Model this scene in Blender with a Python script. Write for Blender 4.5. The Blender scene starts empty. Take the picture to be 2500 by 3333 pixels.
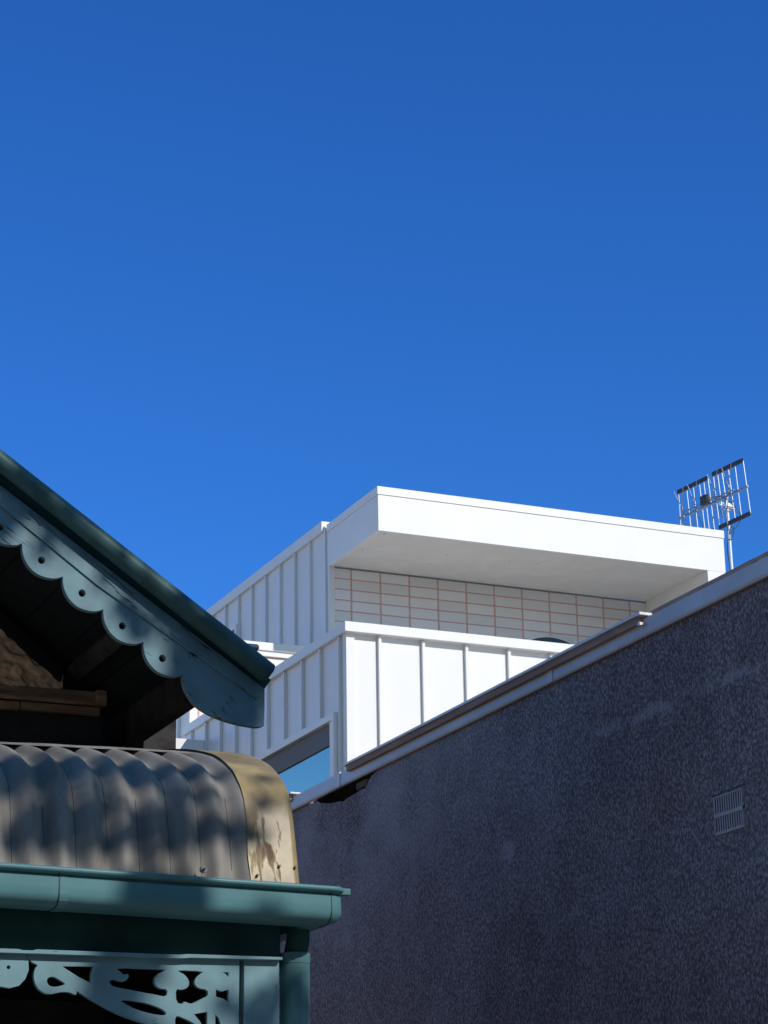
import bpy, bmesh, math, random
from mathutils import Vector, Matrix, noise
from math import radians, sin, cos, tan, pi
random.seed(7)
S = bpy.context.scene

# ------------------------------------------------------------------ camera
F_PX, W_PX, H_PX = 7319.15, 2500.0, 3333.0
PITCH, ROLL, YAW = 0.322423, -0.015760, 0.418329
EYE = Vector((0, 0, 1.6))
fw = Vector((sin(YAW)*cos(PITCH), cos(YAW)*cos(PITCH), sin(PITCH)))
r0 = Vector((cos(YAW), -sin(YAW), 0)); u0 = r0.cross(fw)
rt = cos(ROLL)*r0 + sin(ROLL)*u0
up = -sin(ROLL)*r0 + cos(ROLL)*u0
cd = bpy.data.cameras.new('camera'); cam = bpy.data.objects.new('camera', cd)
S.collection.objects.link(cam)
cam.matrix_world = Matrix(((rt.x, up.x, -fw.x, EYE.x), (rt.y, up.y, -fw.y, EYE.y), (rt.z, up.z, -fw.z, EYE.z), (0, 0, 0, 1)))
cd.sensor_fit = 'VERTICAL'; cd.sensor_height = 36; cd.lens = F_PX/H_PX*36
cd.clip_end = 3000; cd.clip_start = 0.05
S.camera = cam
S.render.resolution_x, S.render.resolution_y = 768, 1024

# ------------------------------------------------------------------ light
SUN_EL, SUN_AZ = radians(34.9), radians(180-26.8)      # azimuth clockwise from +Y
sun_dir = Vector((sin(SUN_AZ)*cos(SUN_EL), cos(SUN_AZ)*cos(SUN_EL), sin(SUN_EL)))
w = bpy.data.worlds.new('World'); S.world = w; w.use_nodes = True
nt = w.node_tree; nt.nodes.clear()
sky = nt.nodes.new('ShaderNodeTexSky'); sky.sky_type = 'NISHITA'; sky.sun_disc = False
sky.sun_elevation = SUN_EL; sky.sun_rotation = SUN_AZ
sky.air_density = 1.0; sky.dust_density = 0.0; sky.ozone_density = 6.0; sky.altitude = 0
hs = nt.nodes.new('ShaderNodeHueSaturation'); hs.inputs['Saturation'].default_value = 1.15; hs.inputs['Hue'].default_value = 0.5
bg = nt.nodes.new('ShaderNodeBackground'); bg.inputs[1].default_value = 0.15
wo = nt.nodes.new('ShaderNodeOutputWorld')
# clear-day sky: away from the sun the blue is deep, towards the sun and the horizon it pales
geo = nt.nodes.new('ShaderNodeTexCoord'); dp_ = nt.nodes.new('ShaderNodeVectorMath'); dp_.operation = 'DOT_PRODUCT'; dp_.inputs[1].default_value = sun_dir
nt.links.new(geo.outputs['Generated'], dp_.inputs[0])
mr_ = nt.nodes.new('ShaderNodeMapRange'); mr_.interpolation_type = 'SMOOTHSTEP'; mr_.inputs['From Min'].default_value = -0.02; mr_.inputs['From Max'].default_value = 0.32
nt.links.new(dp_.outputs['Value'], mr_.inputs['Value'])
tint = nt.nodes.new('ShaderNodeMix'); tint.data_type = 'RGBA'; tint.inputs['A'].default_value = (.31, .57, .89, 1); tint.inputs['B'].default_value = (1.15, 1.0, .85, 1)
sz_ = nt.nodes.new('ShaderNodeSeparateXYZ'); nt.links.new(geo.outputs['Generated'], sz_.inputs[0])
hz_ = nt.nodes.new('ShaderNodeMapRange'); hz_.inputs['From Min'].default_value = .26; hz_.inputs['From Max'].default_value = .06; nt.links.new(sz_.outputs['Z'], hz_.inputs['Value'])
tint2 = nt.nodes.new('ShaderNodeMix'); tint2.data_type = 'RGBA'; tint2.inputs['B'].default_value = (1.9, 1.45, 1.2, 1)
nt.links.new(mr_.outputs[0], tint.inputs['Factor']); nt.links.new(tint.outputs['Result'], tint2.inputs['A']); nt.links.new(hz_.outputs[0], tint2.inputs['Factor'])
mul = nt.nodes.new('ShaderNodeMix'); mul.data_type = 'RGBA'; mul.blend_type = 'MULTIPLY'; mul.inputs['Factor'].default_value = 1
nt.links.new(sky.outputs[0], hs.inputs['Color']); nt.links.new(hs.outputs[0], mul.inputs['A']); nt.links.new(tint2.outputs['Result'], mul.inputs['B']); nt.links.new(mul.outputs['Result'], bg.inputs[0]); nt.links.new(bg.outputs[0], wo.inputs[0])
ld = bpy.data.lights.new('sun', 'SUN'); ld.energy = 3.1; ld.angle = radians(0.53); ld.color = (1, 0.965, 0.915)
lo = bpy.data.objects.new('sun', ld); S.collection.objects.link(lo)
lo.rotation_euler = (-sun_dir).to_track_quat('-Z', 'Y').to_euler(); lo.location = (6, -12, 20)
S.view_settings.view_transform = 'Standard'; S.view_settings.look = 'None'
S.view_settings.exposure = 0.2; S.view_settings.gamma = 1

# ------------------------------------------------------------------ measuring helpers (sight lines met with real planes)
def ray(x, y): return fw + rt*((x-1250)/F_PX) - up*((y-1666.5)/F_PX)
def on(ax, v, x, y):
    d = ray(x, y); return EYE + d*((v-EYE[ax])/d[ax])
def crop(ox, oy, s): return lambda x, y: (ox+x/s, oy+y/s)
c1 = crop(0, 1400, 1.659); c5 = crop(2150, 1450, 4.74); c6 = crop(500, 2100, 2.0737); c8 = crop(0, 2950, 1.508); c9 = crop(0, 1900, 2.37)

# ------------------------------------------------------------------ object helpers
def link(o): S.collection.objects.link(o); return o
def thing(name, label, cat, loc, group=None):
    o = link(bpy.data.objects.new(name, None)); o.location = loc; o.empty_display_size = .2
    o['label'] = label; o['category'] = cat
    if group: o['group'] = group
    return o
def adopt(o, parent):
    if parent is None: return
    m = Matrix.Identity(4); q = parent
    chain = []
    while q: chain.append(q); q = q.parent
    o.parent = parent
    # all meshes are in world coordinates; only the top empty is displaced
    o.matrix_parent_inverse = Matrix.Translation(-chain[-1].location) if len(chain) == 1 and parent.type == 'EMPTY' else Matrix.Identity(4)
class MB:
    def __init__(s): s.v = []; s.f = []; s.sm = []
    def add(s, vs, fs, smooth=False):
        n = len(s.v); s.v += [tuple(v) for v in vs]
        for f in fs: s.f.append(tuple(n+i for i in f)); s.sm.append(smooth)
        return s
    def box(s, x0, x1, y0, y1, z0, z1):
        vs = [(x, y, z) for z in (z0, z1) for y in (y0, y1) for x in (x0, x1)]
        return s.add(vs, [(0, 2, 3, 1), (4, 5, 7, 6), (0, 1, 5, 4), (2, 6, 7, 3), (0, 4, 6, 2), (1, 3, 7, 5)])
    def obox(s, c, ax, ay, az):      # centre and three half-axis vectors
        c, ax, ay, az = map(Vector, (c, ax, ay, az))
        vs = [c+i*ax+j*ay+k*az for k in (-1, 1) for j in (-1, 1) for i in (-1, 1)]
        return s.add(vs, [(0, 2, 3, 1), (4, 5, 7, 6), (0, 1, 5, 4), (2, 6, 7, 3), (0, 4, 6, 2), (1, 3, 7, 5)])
    def bar(s, a, b, wd, th, side=(0, 0, 1)):
        a, b = Vector(a), Vector(b); d = (b-a); n = d.cross(Vector(side)).normalized(); t = n.cross(d).normalized()
        return s.obox((a+b)/2, d/2, n*th/2, t*wd/2)
    def prism(s, pts, vec):
        vec = Vector(vec); n = len(pts); vs = [Vector(p) for p in pts]+[Vector(p)+vec for p in pts]
        return s.add(vs, [tuple(range(n))[::-1], tuple(range(n, 2*n))]+[(i, (i+1) % n, n+(i+1) % n, n+i) for i in range(n)])
    def tube(s, pts, r, seg=10, cap=True, smooth=True):
        pts = [Vector(p) for p in pts]; n = len(pts); rings = []
        rr = r if isinstance(r, (list, tuple)) else [r]*n
        ref = None
        for i, p in enumerate(pts):
            d = (pts[min(i+1, n-1)]-pts[max(i-1, 0)]).normalized()
            if ref is None: ref = d.orthogonal().normalized()
            ref = (ref-d*ref.dot(d)).normalized(); b = d.cross(ref)
            rings.append([p+rr[i]*(cos(2*pi*k/seg)*ref+sin(2*pi*k/seg)*b) for k in range(seg)])
        fs = [(i*seg+k, i*seg+(k+1) % seg, (i+1)*seg+(k+1) % seg, (i+1)*seg+k) for i in range(n-1) for k in range(seg)]
        s.add([v for q in rings for v in q], fs, smooth)
        if cap: s.add(rings[0], [tuple(range(seg))[::-1]]); s.add(rings[-1], [tuple(range(seg))])
        return s
    def grid(s, fn, nu, nv, smooth=True):
        vs = [fn(i/nu, j/nv) for j in range(nv+1) for i in range(nu+1)]
        return s.add(vs, [(j*(nu+1)+i, j*(nu+1)+i+1, (j+1)*(nu+1)+i+1, (j+1)*(nu+1)+i) for j in range(nv) for i in range(nu)], smooth)
    def build(s, name, mat, parent=None, bevel=0, label=None, fix=True):
        me = bpy.data.meshes.new(name); me.from_pydata(s.v, [], s.f)
        me.polygons.foreach_set('use_smooth', s.sm)
        if fix:
            bm = bmesh.new(); bm.from_mesh(me); bmesh.ops.recalc_face_normals(bm, faces=bm.faces); bm.to_mesh(me); bm.free()
        me.materials.append(mat); o = link(bpy.data.objects.new(name, me)); adopt(o, parent)
        if bevel:
            b = o.modifiers.new('bevel', 'BEVEL'); b.width = bevel; b.segments = 2; b.limit_method = 'ANGLE'; b.angle_limit = radians(40)
        if label: o['label'] = label
        return o
def cutout(name, outer, holes, mat, frame, depth, parent, bev=0.0):
    """flat board with holes; outlines are 3-D points lying in frame (origin, u, v, n)"""
    o0, u, v, n = frame
    cu = bpy.data.curves.new(name, 'CURVE'); cu.dimensions = '2D'; cu.fill_mode = 'BOTH'; cu.extrude = depth/2-bev; cu.bevel_depth = bev; cu.bevel_resolution = 1
    for loop in [outer]+holes:
        sp = cu.splines.new('POLY'); sp.points.add(len(loop)-1); sp.use_cyclic_u = True
        for p, q in zip(sp.points, loop):
            d = Vector(q)-o0; p.co = (d.dot(u), d.dot(v), 0, 1)
    tmp = bpy.data.objects.new('tmp', cu); S.collection.objects.link(tmp)
    me = bpy.data.meshes.new_from_object(tmp.evaluated_get(bpy.context.evaluated_depsgraph_get()))
    bpy.data.objects.remove(tmp); bpy.data.curves.remove(cu)
    m = Matrix(((u.x, v.x, n.x, o0.x), (u.y, v.y, n.y, o0.y), (u.z, v.z, n.z, o0.z), (0, 0, 0, 1))) @ Matrix.Translation((0, 0, depth/2))
    me.transform(m); me.name = name; me.materials.clear(); me.materials.append(mat)
    o = link(bpy.data.objects.new(name, me)); adopt(o, parent); return o
def smooth_loop(pts, k=2, closed=True):      # Chaikin corner cutting
    for _ in range(k):
        q = []; n = len(pts)
        for i in range(n if closed else n-1):
            a, b = Vector(pts[i]), Vector(pts[(i+1) % n]); q += [a*.75+b*.25, a*.25+b*.75]
        pts = q if closed else [Vector(pts[0])]+q+[Vector(pts[-1])]
    return pts

# ------------------------------------------------------------------ materials
def mat(name, col, rough=.5, metal=0, var=0.0, vscale=3, bump=0, bscale=40, stretch=(1, 1, 1), col2=None, spec=.5, detail=4, c2pos=(.45, .62), coat=0):
    m = bpy.data.materials.new(name); m.use_nodes = True; t = m.node_tree; N, L = t.nodes, t.links
    b = N['Principled BSDF']; b.inputs['Base Color'].default_value = (*col, 1); b.inputs['Roughness'].default_value = rough
    b.inputs['Metallic'].default_value = metal; b.inputs['Specular IOR Level'].default_value = spec; b.inputs['Coat Weight'].default_value = coat
    tc = N.new('ShaderNodeTexCoord'); mp = N.new('ShaderNodeMapping'); mp.inputs['Scale'].default_value = stretch
    L.new(tc.outputs['Object'], mp.inputs['Vector'])
    if var or col2:
        n1 = N.new('ShaderNodeTexNoise'); n1.inputs['Scale'].default_value = vscale; n1.inputs['Detail'].default_value = detail; n1.inputs['Roughness'].default_value = .6
        L.new(mp.outputs[0], n1.inputs['Vector'])
        r = N.new('ShaderNodeValToRGB'); r.color_ramp.elements[0].position = c2pos[0]; r.color_ramp.elements[1].position = c2pos[1]
        c2 = col2 if col2 else tuple(c*(1-var) for c in col)
        r.color_ramp.elements[0].color = (*c2, 1); r.color_ramp.elements[1].color = (*col, 1)
        L.new(n1.outputs['Fac'], r.inputs[0]); L.new(r.outputs[0], b.inputs['Base Color'])
        rr = N.new('ShaderNodeMapRange'); rr.inputs['To Min'].default_value = min(1, rough*1.25); rr.inputs['To Max'].default_value = rough*.85
        L.new(n1.outputs['Fac'], rr.inputs['Value']); L.new(rr.outputs[0], b.inputs['Roughness'])
    if bump:
        n2 = N.new('ShaderNodeTexNoise'); n2.inputs['Scale'].default_value = bscale; n2.inputs['Detail'].default_value = 3
        L.new(mp.outputs[0], n2.inputs['Vector'])
        bp = N.new('ShaderNodeBump'); bp.inputs['Strength'].default_value = .6; bp.inputs['Distance'].default_value = bump
        L.new(n2.outputs['Fac'], bp.inputs['Height']); L.new(bp.outputs[0], b.inputs['Normal'])
    return m
M = {}
M['white_metal'] = mat('white_painted_metal', (.83, .80, .76), .38, var=.03, vscale=1.2, bump=.002, bscale=2.5, stretch=(1, 1, .35))
M['white_trim'] = mat('white_trim_paint', (.84, .81, .77), .4, var=.03, vscale=4)
M['white_soffit'] = mat('white_soffit_board', (.82, .78, .71), .7, var=.05, vscale=5, bump=.001, bscale=60)
M['mortar'] = mat('pink_mortar', (.80, .50, .44), .9, var=.1, vscale=30)
M['glass'] = mat('window_glass', (.30, .46, .40), .03, metal=.75)
M['dark_glass'] = mat('dark_window_glass', (.02, .022, .025), .08)
M['reveal'] = mat('grey_window_blind', (.085, .08, .085), .6)
M['fascia'] = mat('zinc_painted_fascia', (.70, .67, .64), .4, metal=0, var=.18, vscale=3, bump=.002, bscale=6, stretch=(1, .4, 1))
M['cap'] = mat('galvanised_capping', (.75, .75, .74), .4, metal=.1, var=.1, vscale=5)
M['timber'] = mat('weathered_brown_timber', (.52, .36, .28), .8, spec=.2, col2=(.38, .25, .19), vscale=14, bump=.004, bscale=30, stretch=(1, .12, 1))
M['roof_metal'] = mat('pale_metal_roof', (.55, .55, .53), .5, var=.1, vscale=2)
M['concrete'] = mat('concrete_ground', (.36, .32, .27), .9, var=.2, vscale=1.5, bump=.003, bscale=60)
M['teal'] = mat('teal_gutter_paint', (.095, .225, .240), .38, spec=.22, var=.13, vscale=5, bump=.0012, bscale=12, stretch=(.5, 1, 1))
M['roll'] = mat('dark_teal_roll_paint', (.065, .145, .145), .45, spec=.2, var=.3, vscale=5, bump=.002, bscale=9)
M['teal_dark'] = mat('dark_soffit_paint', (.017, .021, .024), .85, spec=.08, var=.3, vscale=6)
M['beam'] = mat('teal_beam_paint_with_shade', (.030, .075, .072), .7, spec=.1, var=.2, vscale=6)  # gutter teal darkened so its colour carries the shade under the eave
M['house_dark'] = mat('dark_brown_brick', (.038, .032, .028), .9, spec=.1, var=.3, vscale=8)  # dark brown, tone varies at random
M['bounce_brick'] = mat('warm_bounce_brick', (.48, .33, .24), .9, var=.2, vscale=8)  # unseen faces, coloured warm to bounce light
M['hollow_shade'] = mat('painted_hollow_shade', (.022, .018, .016), .95, spec=0, var=.5, vscale=30)  # near-black, stands in for the shade inside the broken gap
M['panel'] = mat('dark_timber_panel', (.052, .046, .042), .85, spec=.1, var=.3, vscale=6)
M['ceiling'] = mat('verandah_lining_with_shade', (.012, .011, .010), .9, spec=.05, var=.2, vscale=8)  # near-black colour carries the darkness of the verandah interior
M['stucco'] = mat('tan_roughcast_stucco', (.78, .53, .33), .9, spec=.1, col2=(.54, .34, .20), vscale=17, bump=.012, bscale=38, c2pos=(.35, .65))
M['tan_trim'] = mat('tan_timber_moulding', (.42, .26, .15), .8, spec=.1, col2=(.26, .155, .085), vscale=20, bump=.003, bscale=50, stretch=(.3, 1, 1))
M['pier'] = mat('dark_grey_chimney_render', (.055, .050, .048), .9, spec=.1, col2=(.03, .027, .026), vscale=9, bump=.006, bscale=60)
M['sheet'] = mat('weathered_corrugated_iron', (.315, .295, .265), .6, spec=.08, col2=(.15, .138, .12), vscale=9, bump=.001, bscale=50, stretch=(1, .25, .22), c2pos=(.3, .7))
M['bark'] = mat('grey_bark', (.16, .12, .09), .9, var=.4, vscale=12, bump=.01, bscale=25)
M['leaf'] = mat('green_leaves', (.06, .11, .035), .55, var=.4, vscale=6)
M['alu'] = mat('aluminium_tube', (.62, .63, .65), .32, metal=.7)
M['rod'] = mat('pale_aluminium_rod', (.80, .82, .84), .35, metal=.2)
M['black'] = mat('black_plastic_and_gap_shade', (.02, .021, .024), .5)
M['galv'] = mat('grey_steel', (.28, .28, .29), .45, metal=.6)

# white glazed bricks, each slightly different
def brick_mat():
    m = mat('pale_brick', (.66, .655, .64), .5, bump=.0015, bscale=50); N, L = m.node_tree.nodes, m.node_tree.links
    g = N.new('ShaderNodeNewGeometry'); r = N.new('ShaderNodeValToRGB')
    r.color_ramp.elements[0].color = (.74, .715, .69, 1); r.color_ramp.elements[1].color = (.84, .815, .79, 1)
    L.new(g.outputs['Random Per Island'], r.inputs[0]); L.new(r.outputs[0], N['Principled BSDF'].inputs['Base Color']); return m
M['brick'] = brick_mat()

# painted timber with cracks running along the rake
def painted_timber(name, col, ang, rough=.42, g0=.47, g1=.53):
    m = mat(name, col, rough, spec=.2); t = m.node_tree; N, L = t.nodes, t.links; b = N['Principled BSDF']
    tc = N['Texture Coordinate']; rot = N.new('ShaderNodeMapping'); rot.inputs['Rotation'].default_value = (0, ang, 0)
    L.new(tc.outputs['Object'], rot.inputs['Vector'])
    sc = N.new('ShaderNodeMapping'); sc.inputs['Scale'].default_value = (2.2, 6, 26); L.new(rot.outputs[0], sc.inputs['Vector'])
    n = N.new('ShaderNodeTexNoise'); n.inputs['Scale'].default_value = 1.0; n.inputs['Detail'].default_value = 3; n.inputs['Distortion'].default_value = .6; L.new(sc.outputs[0], n.inputs['Vector'])
    a = N.new('ShaderNodeMath'); a.operation = 'SUBTRACT'; a.inputs[1].default_value = .5; L.new(n.outputs['Fac'], a.inputs[0])
    ab = N.new('ShaderNodeMath'); ab.operation = 'ABSOLUTE'; L.new(a.outputs[0], ab.inputs[0])
    cr = N.new('ShaderNodeMapRange'); cr.inputs['From Min'].default_value = .002; cr.inputs['From Max'].default_value = .010; L.new(ab.outputs[0], cr.inputs['Value'])
    gate = N.new('ShaderNodeTexNoise'); gate.inputs['Scale'].default_value = 7; L.new(rot.outputs[0], gate.inputs['Vector'])
    gr = N.new('ShaderNodeMapRange'); gr.inputs['From Min'].default_value = g0; gr.inputs['From Max'].default_value = g1; L.new(gate.outputs['Fac'], gr.inputs['Value'])
    mx = N.new('ShaderNodeMath'); mx.operation = 'MAXIMUM'; L.new(cr.outputs[0], mx.inputs[0]); L.new(gr.outputs[0], mx.inputs[1])
    sp = N.new('ShaderNodeTexNoise'); sp.inputs['Scale'].default_value = 60; sp.inputs['Detail'].default_value = 4; L.new(sc.outputs[0], sp.inputs['Vector'])
    hv = N.new('ShaderNodeMath'); hv.operation = 'MULTIPLY_ADD'; hv.inputs[1].default_value = .12; L.new(sp.outputs['Fac'], hv.inputs[0]); L.new(mx.outputs[0], hv.inputs[2])
    bp = N.new('ShaderNodeBump'); bp.inputs['Distance'].default_value = .003; bp.inputs['Strength'].default_value = .8; L.new(hv.outputs[0], bp.inputs['Height']); L.new(bp.outputs[0], b.inputs['Normal'])
    big = N.new('ShaderNodeTexNoise'); big.inputs['Scale'].default_value = 9; big.inputs['Detail'].default_value = 5; L.new(rot.outputs[0], big.inputs['Vector'])
    r = N.new('ShaderNodeValToRGB'); r.color_ramp.elements[0].position = .3; r.color_ramp.elements[1].position = .68
    r.color_ramp.elements[0].color = (*[c*.72 for c in col], 1); r.color_ramp.elements[1].color = (*col, 1); L.new(big.outputs['Fac'], r.inputs[0])
    mc = N.new('ShaderNodeMix'); mc.data_type = 'RGBA'; mc.inputs['A'].default_value = (*[c*.18 for c in col], 1); L.new(mx.outputs[0], mc.inputs['Factor']); L.new(r.outputs[0], mc.inputs['B'])
    L.new(mc.outputs['Result'], b.inputs['Base Color']); return m
M['barge'] = painted_timber('cracked_teal_bargeboard_paint', (.165, .285, .320), radians(-34.6), .42, .42, .50)
M['fret'] = painted_timber('teal_fretwork_paint', (.195, .335, .37), 0, .42, .30, .36)

# old cream paint flaking to rust
def flashing_mat():
    m = mat('old_cream_flashing', (.52, .40, .17), .55, spec=.3); N, L = m.node_tree.nodes, m.node_tree.links; b = N['Principled BSDF']
    tc = N['Texture Coordinate']
    def nz(s, d, st, dist=0):
        mp = N.new('ShaderNodeMapping'); mp.inputs['Scale'].default_value = st; L.new(tc.outputs['Object'], mp.inputs['Vector'])
        n = N.new('ShaderNodeTexNoise'); n.inputs['Scale'].default_value = s; n.inputs['Detail'].default_value = d; n.inputs['Distortion'].default_value = dist; L.new(mp.outputs[0], n.inputs['Vector']); return n
    base = nz(6, 6, (1, 1, 1)); r = N.new('ShaderNodeValToRGB'); e = r.color_ramp.elements
    e[0].position = .38; e[0].color = (.23, .17, .09, 1); e[1].position = .70; e[1].color = (.50, .385, .17, 1); x = e.new(.5); x.color = (.33, .25, .115, 1)
    L.new(base.outputs['Fac'], r.inputs[0])
    st = nz(15, 4, (1.5, 1, .22), .3); s2 = N.new('ShaderNodeMapRange'); s2.inputs['From Min'].default_value = .53; s2.inputs['From Max'].default_value = .58; L.new(st.outputs['Fac'], s2.inputs['Value'])
    sx = N.new('ShaderNodeSeparateXYZ'); L.new(tc.outputs['Object'], sx.inputs[0])
    low = N.new('ShaderNodeMapRange'); low.inputs['From Min'].default_value = 3.12; low.inputs['From Max'].default_value = 3.0; L.new(sx.outputs['Z'], low.inputs['Value'])
    mu = N.new('ShaderNodeMath'); mu.operation = 'MULTIPLY'; rx = N.new('ShaderNodeMapRange'); rx.inputs['From Min'].default_value = 2.64; rx.inputs['From Max'].default_value = 2.73; rx.inputs['To Min'].default_value = .45; L.new(sx.outputs['X'], rx.inputs['Value'])
    m0 = N.new('ShaderNodeMath'); m0.operation = 'MULTIPLY'; L.new(rx.outputs[0], m0.inputs[0]); L.new(low.outputs[0], m0.inputs[1])
    L.new(s2.outputs[0], mu.inputs[0]); L.new(m0.outputs[0], mu.inputs[1])
    mc = N.new('ShaderNodeMix'); mc.data_type = 'RGBA'; L.new(mu.outputs[0], mc.inputs['Factor']); L.new(r.outputs[0], mc.inputs['A']); mc.inputs['B'].default_value = (.10, .045, .03, 1)
    L.new(mc.outputs['Result'], b.inputs['Base Color'])
    rg = N.new('ShaderNodeMapRange'); rg.inputs['To Min'].default_value = .4; rg.inputs['To Max'].default_value = .85; L.new(mu.outputs[0], rg.inputs['Value']); L.new(rg.outputs[0], b.inputs['Roughness'])
    bp = N.new('ShaderNodeBump'); bp.inputs['Distance'].default_value = .004; bp.inputs['Strength'].default_value = .5; L.new(base.outputs['Fac'], bp.inputs['Height']); L.new(bp.outputs[0], b.inputs['Normal'])
    return m
M['flash'] = flashing_mat()

# roughcast render: grainy relief, smoother trowelled patches and a pale scar at 3.98 m
def roughcast():
    m = mat('charcoal_roughcast', (.07, .07, .085), .93, spec=.15); N, L = m.node_tree.nodes, m.node_tree.links; b = N['Principled BSDF']; tc = N['Texture Coordinate']
    def nz(s, d, st=(1, 1, 1), dist=0, rough=.5):
        mp = N.new('ShaderNodeMapping'); mp.inputs['Scale'].default_value = st; L.new(tc.outputs['Object'], mp.inputs['Vector'])
        n = N.new('ShaderNodeTexNoise'); n.inputs['Scale'].default_value = s; n.inputs['Detail'].default_value = d; n.inputs['Roughness'].default_value = rough; n.inputs['Distortion'].default_value = dist; L.new(mp.outputs[0], n.inputs['Vector']); return n.outputs['Fac']
    def mr(v, a, c, lo=0, hi=1):
        q = N.new('ShaderNodeMapRange'); q.inputs['From Min'].default_value = a; q.inputs['From Max'].default_value = c; q.inputs['To Min'].default_value = lo; q.inputs['To Max'].default_value = hi; L.new(v, q.inputs['Value']); return q.outputs[0]
    def mt(op, x, y):
        q = N.new('ShaderNodeMath'); q.operation = op
        for i, z in enumerate((x, y)):
            if isinstance(z, (int, float)): q.inputs[i].default_value = z
            else: L.new(z, q.inputs[i])
        return q.outputs[0]
    grain0 = nz(85, 3, (1, 1, .72), .25, .7); fine = nz(150, 2)
    vo = N.new('ShaderNodeTexVoronoi'); vo.inputs['Scale'].default_value = 62; mpv = N.new('ShaderNodeMapping'); mpv.inputs['Scale'].default_value = (1, 1, .7)
    wob = N.new('ShaderNodeTexNoise'); wob.inputs['Scale'].default_value = 40; L.new(tc.outputs['Object'], wob.inputs['Vector'])
    wm = N.new('ShaderNodeVectorMath'); wm.operation = 'MULTIPLY_ADD'; wm.inputs[1].default_value = (.03, .03, .03); L.new(wob.outputs['Color'], wm.inputs[0]); L.new(tc.outputs['Object'], wm.inputs[2])
    L.new(wm.outputs[0], mpv.inputs['Vector']); L.new(mpv.outputs[0], vo.inputs['Vector'])
    pit = mr(vo.outputs['Distance'], .62, .18)
    grain = mt('ADD', mt('MULTIPLY', grain0, .80), mt('MULTIPLY', pit, .20))
    sx = N.new('ShaderNodeSeparateXYZ'); L.new(tc.outputs['Object'], sx.inputs[0]); Y, Z = sx.outputs['Y'], sx.outputs['Z']
    # trowelled patch near the far top
    soft = mt('MULTIPLY', mr(Y, 9.4, 11.6), mr(Z, 3.1, 3.9)); soft = mt('MULTIPLY', soft, mr(nz(1.6, 4, (1, 1, 1.5)), .38, .60))
    rag = mt('ADD', mt('MULTIPLY', mt('SUBTRACT', nz(42, 4, (1, 1, .45)), .5), .12), mt('MULTIPLY', mt('SUBTRACT', nz(4, 2, (1, 1, .5)), .5), .10))
    dz = mt('ABSOLUTE', mt('SUBTRACT', mt('ADD', Z, rag), 3.985), 0); band = mr(dz, .034, .008)
    band = mt('MULTIPLY', mt('MULTIPLY', band, .6), mt('MULTIPLY', mr(Y, 9.45, 9.2), mr(nz(5.2, 4), .40, .56)))
    dots = mt('MULTIPLY', mr(nz(2.3, 3, (1, 1, 1)), .66, .70), .55)
    patch = mt('MAXIMUM', mt('MULTIPLY', soft, .5), mt('MAXIMUM', band, dots))
    big = nz(.9, 4); r = N.new('ShaderNodeValToRGB'); e = r.color_ramp.elements
    e[0].position = .36; e[0].color = (.43, .36, .36, 1); e[1].position = .64; e[1].color = (.52, .47, .48, 1); L.new(big, r.inputs[0])
    gr = mr(grain, .36, .64, .40, 1.30)  # grain hollows darkened in colour to stand in for relief shade
    gr = mt('MULTIPLY', gr, mr(nz(5.5, 4, (1, 1, .7), .5), .3, .7, .86, 1.12))
    mc = N.new('ShaderNodeMix'); mc.data_type = 'RGBA'; mc.blend_type = 'MULTIPLY'; mc.inputs['Factor'].default_value = 1; L.new(r.outputs[0], mc.inputs['A']); L.new(gr, mc.inputs['B'])
    m2 = N.new('ShaderNodeMix'); m2.data_type = 'RGBA'; L.new(patch, m2.inputs['Factor']); L.new(mc.outputs['Result'], m2.inputs['A']); m2.inputs['B'].default_value = (.56, .54, .56, 1)
    L.new(m2.outputs['Result'], b.inputs['Base Color'])
    h = mt('ADD', grain, mt('MULTIPLY', fine, .25)); h = mt('MULTIPLY', h, mt('SUBTRACT', 1, mt('MULTIPLY', patch, .6)))
    bp = N.new('ShaderNodeBump'); bp.inputs['Distance'].default_value = .03; bp.inputs['Strength'].default_value = 1; L.new(h, bp.inputs['Height']); L.new(bp.outputs[0], b.inputs['Normal'])
    return m
M['roughcast'] = roughcast()

# ------------------------------------------------------------------ ground
g = MB().add([(-900, -900, 0), (900, -900, 0), (900, 900, 0), (-900, 900, 0)], [(0, 1, 2, 3)]).build('ground', M['concrete']); g['kind'] = 'structure'

# ================================================================== WHITE HOUSE
house = thing('white_house', 'modern white two-storey house with deep roof canopy and standing-seam cladding, behind the dark roughcast wall', 'house', (8, 17, 0))
XU, XL, YF, YB, YL = 7.06, 5.82, 16.0, 17.07, 13.755
ZS, ZT = 7.285, 7.668
# roof canopy: downturned fascia box, open soffit
can = MB(); can.box(XU, 10.375, YF, YF+.045, ZS-.0, ZT-.072)             # front board
can.box(XU, XU+.045, YF+.045, YB+.03, ZS, ZT-.072)                       # side board
can.box(10.188, 10.375, YF+.045, YB+.03, 4.9, ZT-.072)                   # right fin behind its face
can.box(10.188, 10.375, YF, YF+.045, 4.9, ZS)                            # fin face
can = can.build('roof_canopy', M['white_trim'], house, .003)
cf = MB(); cf.box(XU-.006, 10.381, YF-.006, YF+.05, ZT-.070, ZT); cf.box(XU-.006, XU+.05, YF+.05, YB+.03, ZT-.070, ZT); cf.box(10.33, 10.381, YF+.05, 24, ZT-.07, ZT)
cf.build('cap_flashing', M['white_trim'], can, .002)
MB().box(XU+.05, 10.33, YF+.05, 24, ZT-.06, ZT-.02).build('roof_deck', M['roof_metal'], can)
sf = MB().box(XU+.048, 10.186, YF+.047, YB+.0, ZS+.006, ZS+.03)
sf = sf.build('soffit', M['white_soffit'], can)
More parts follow.
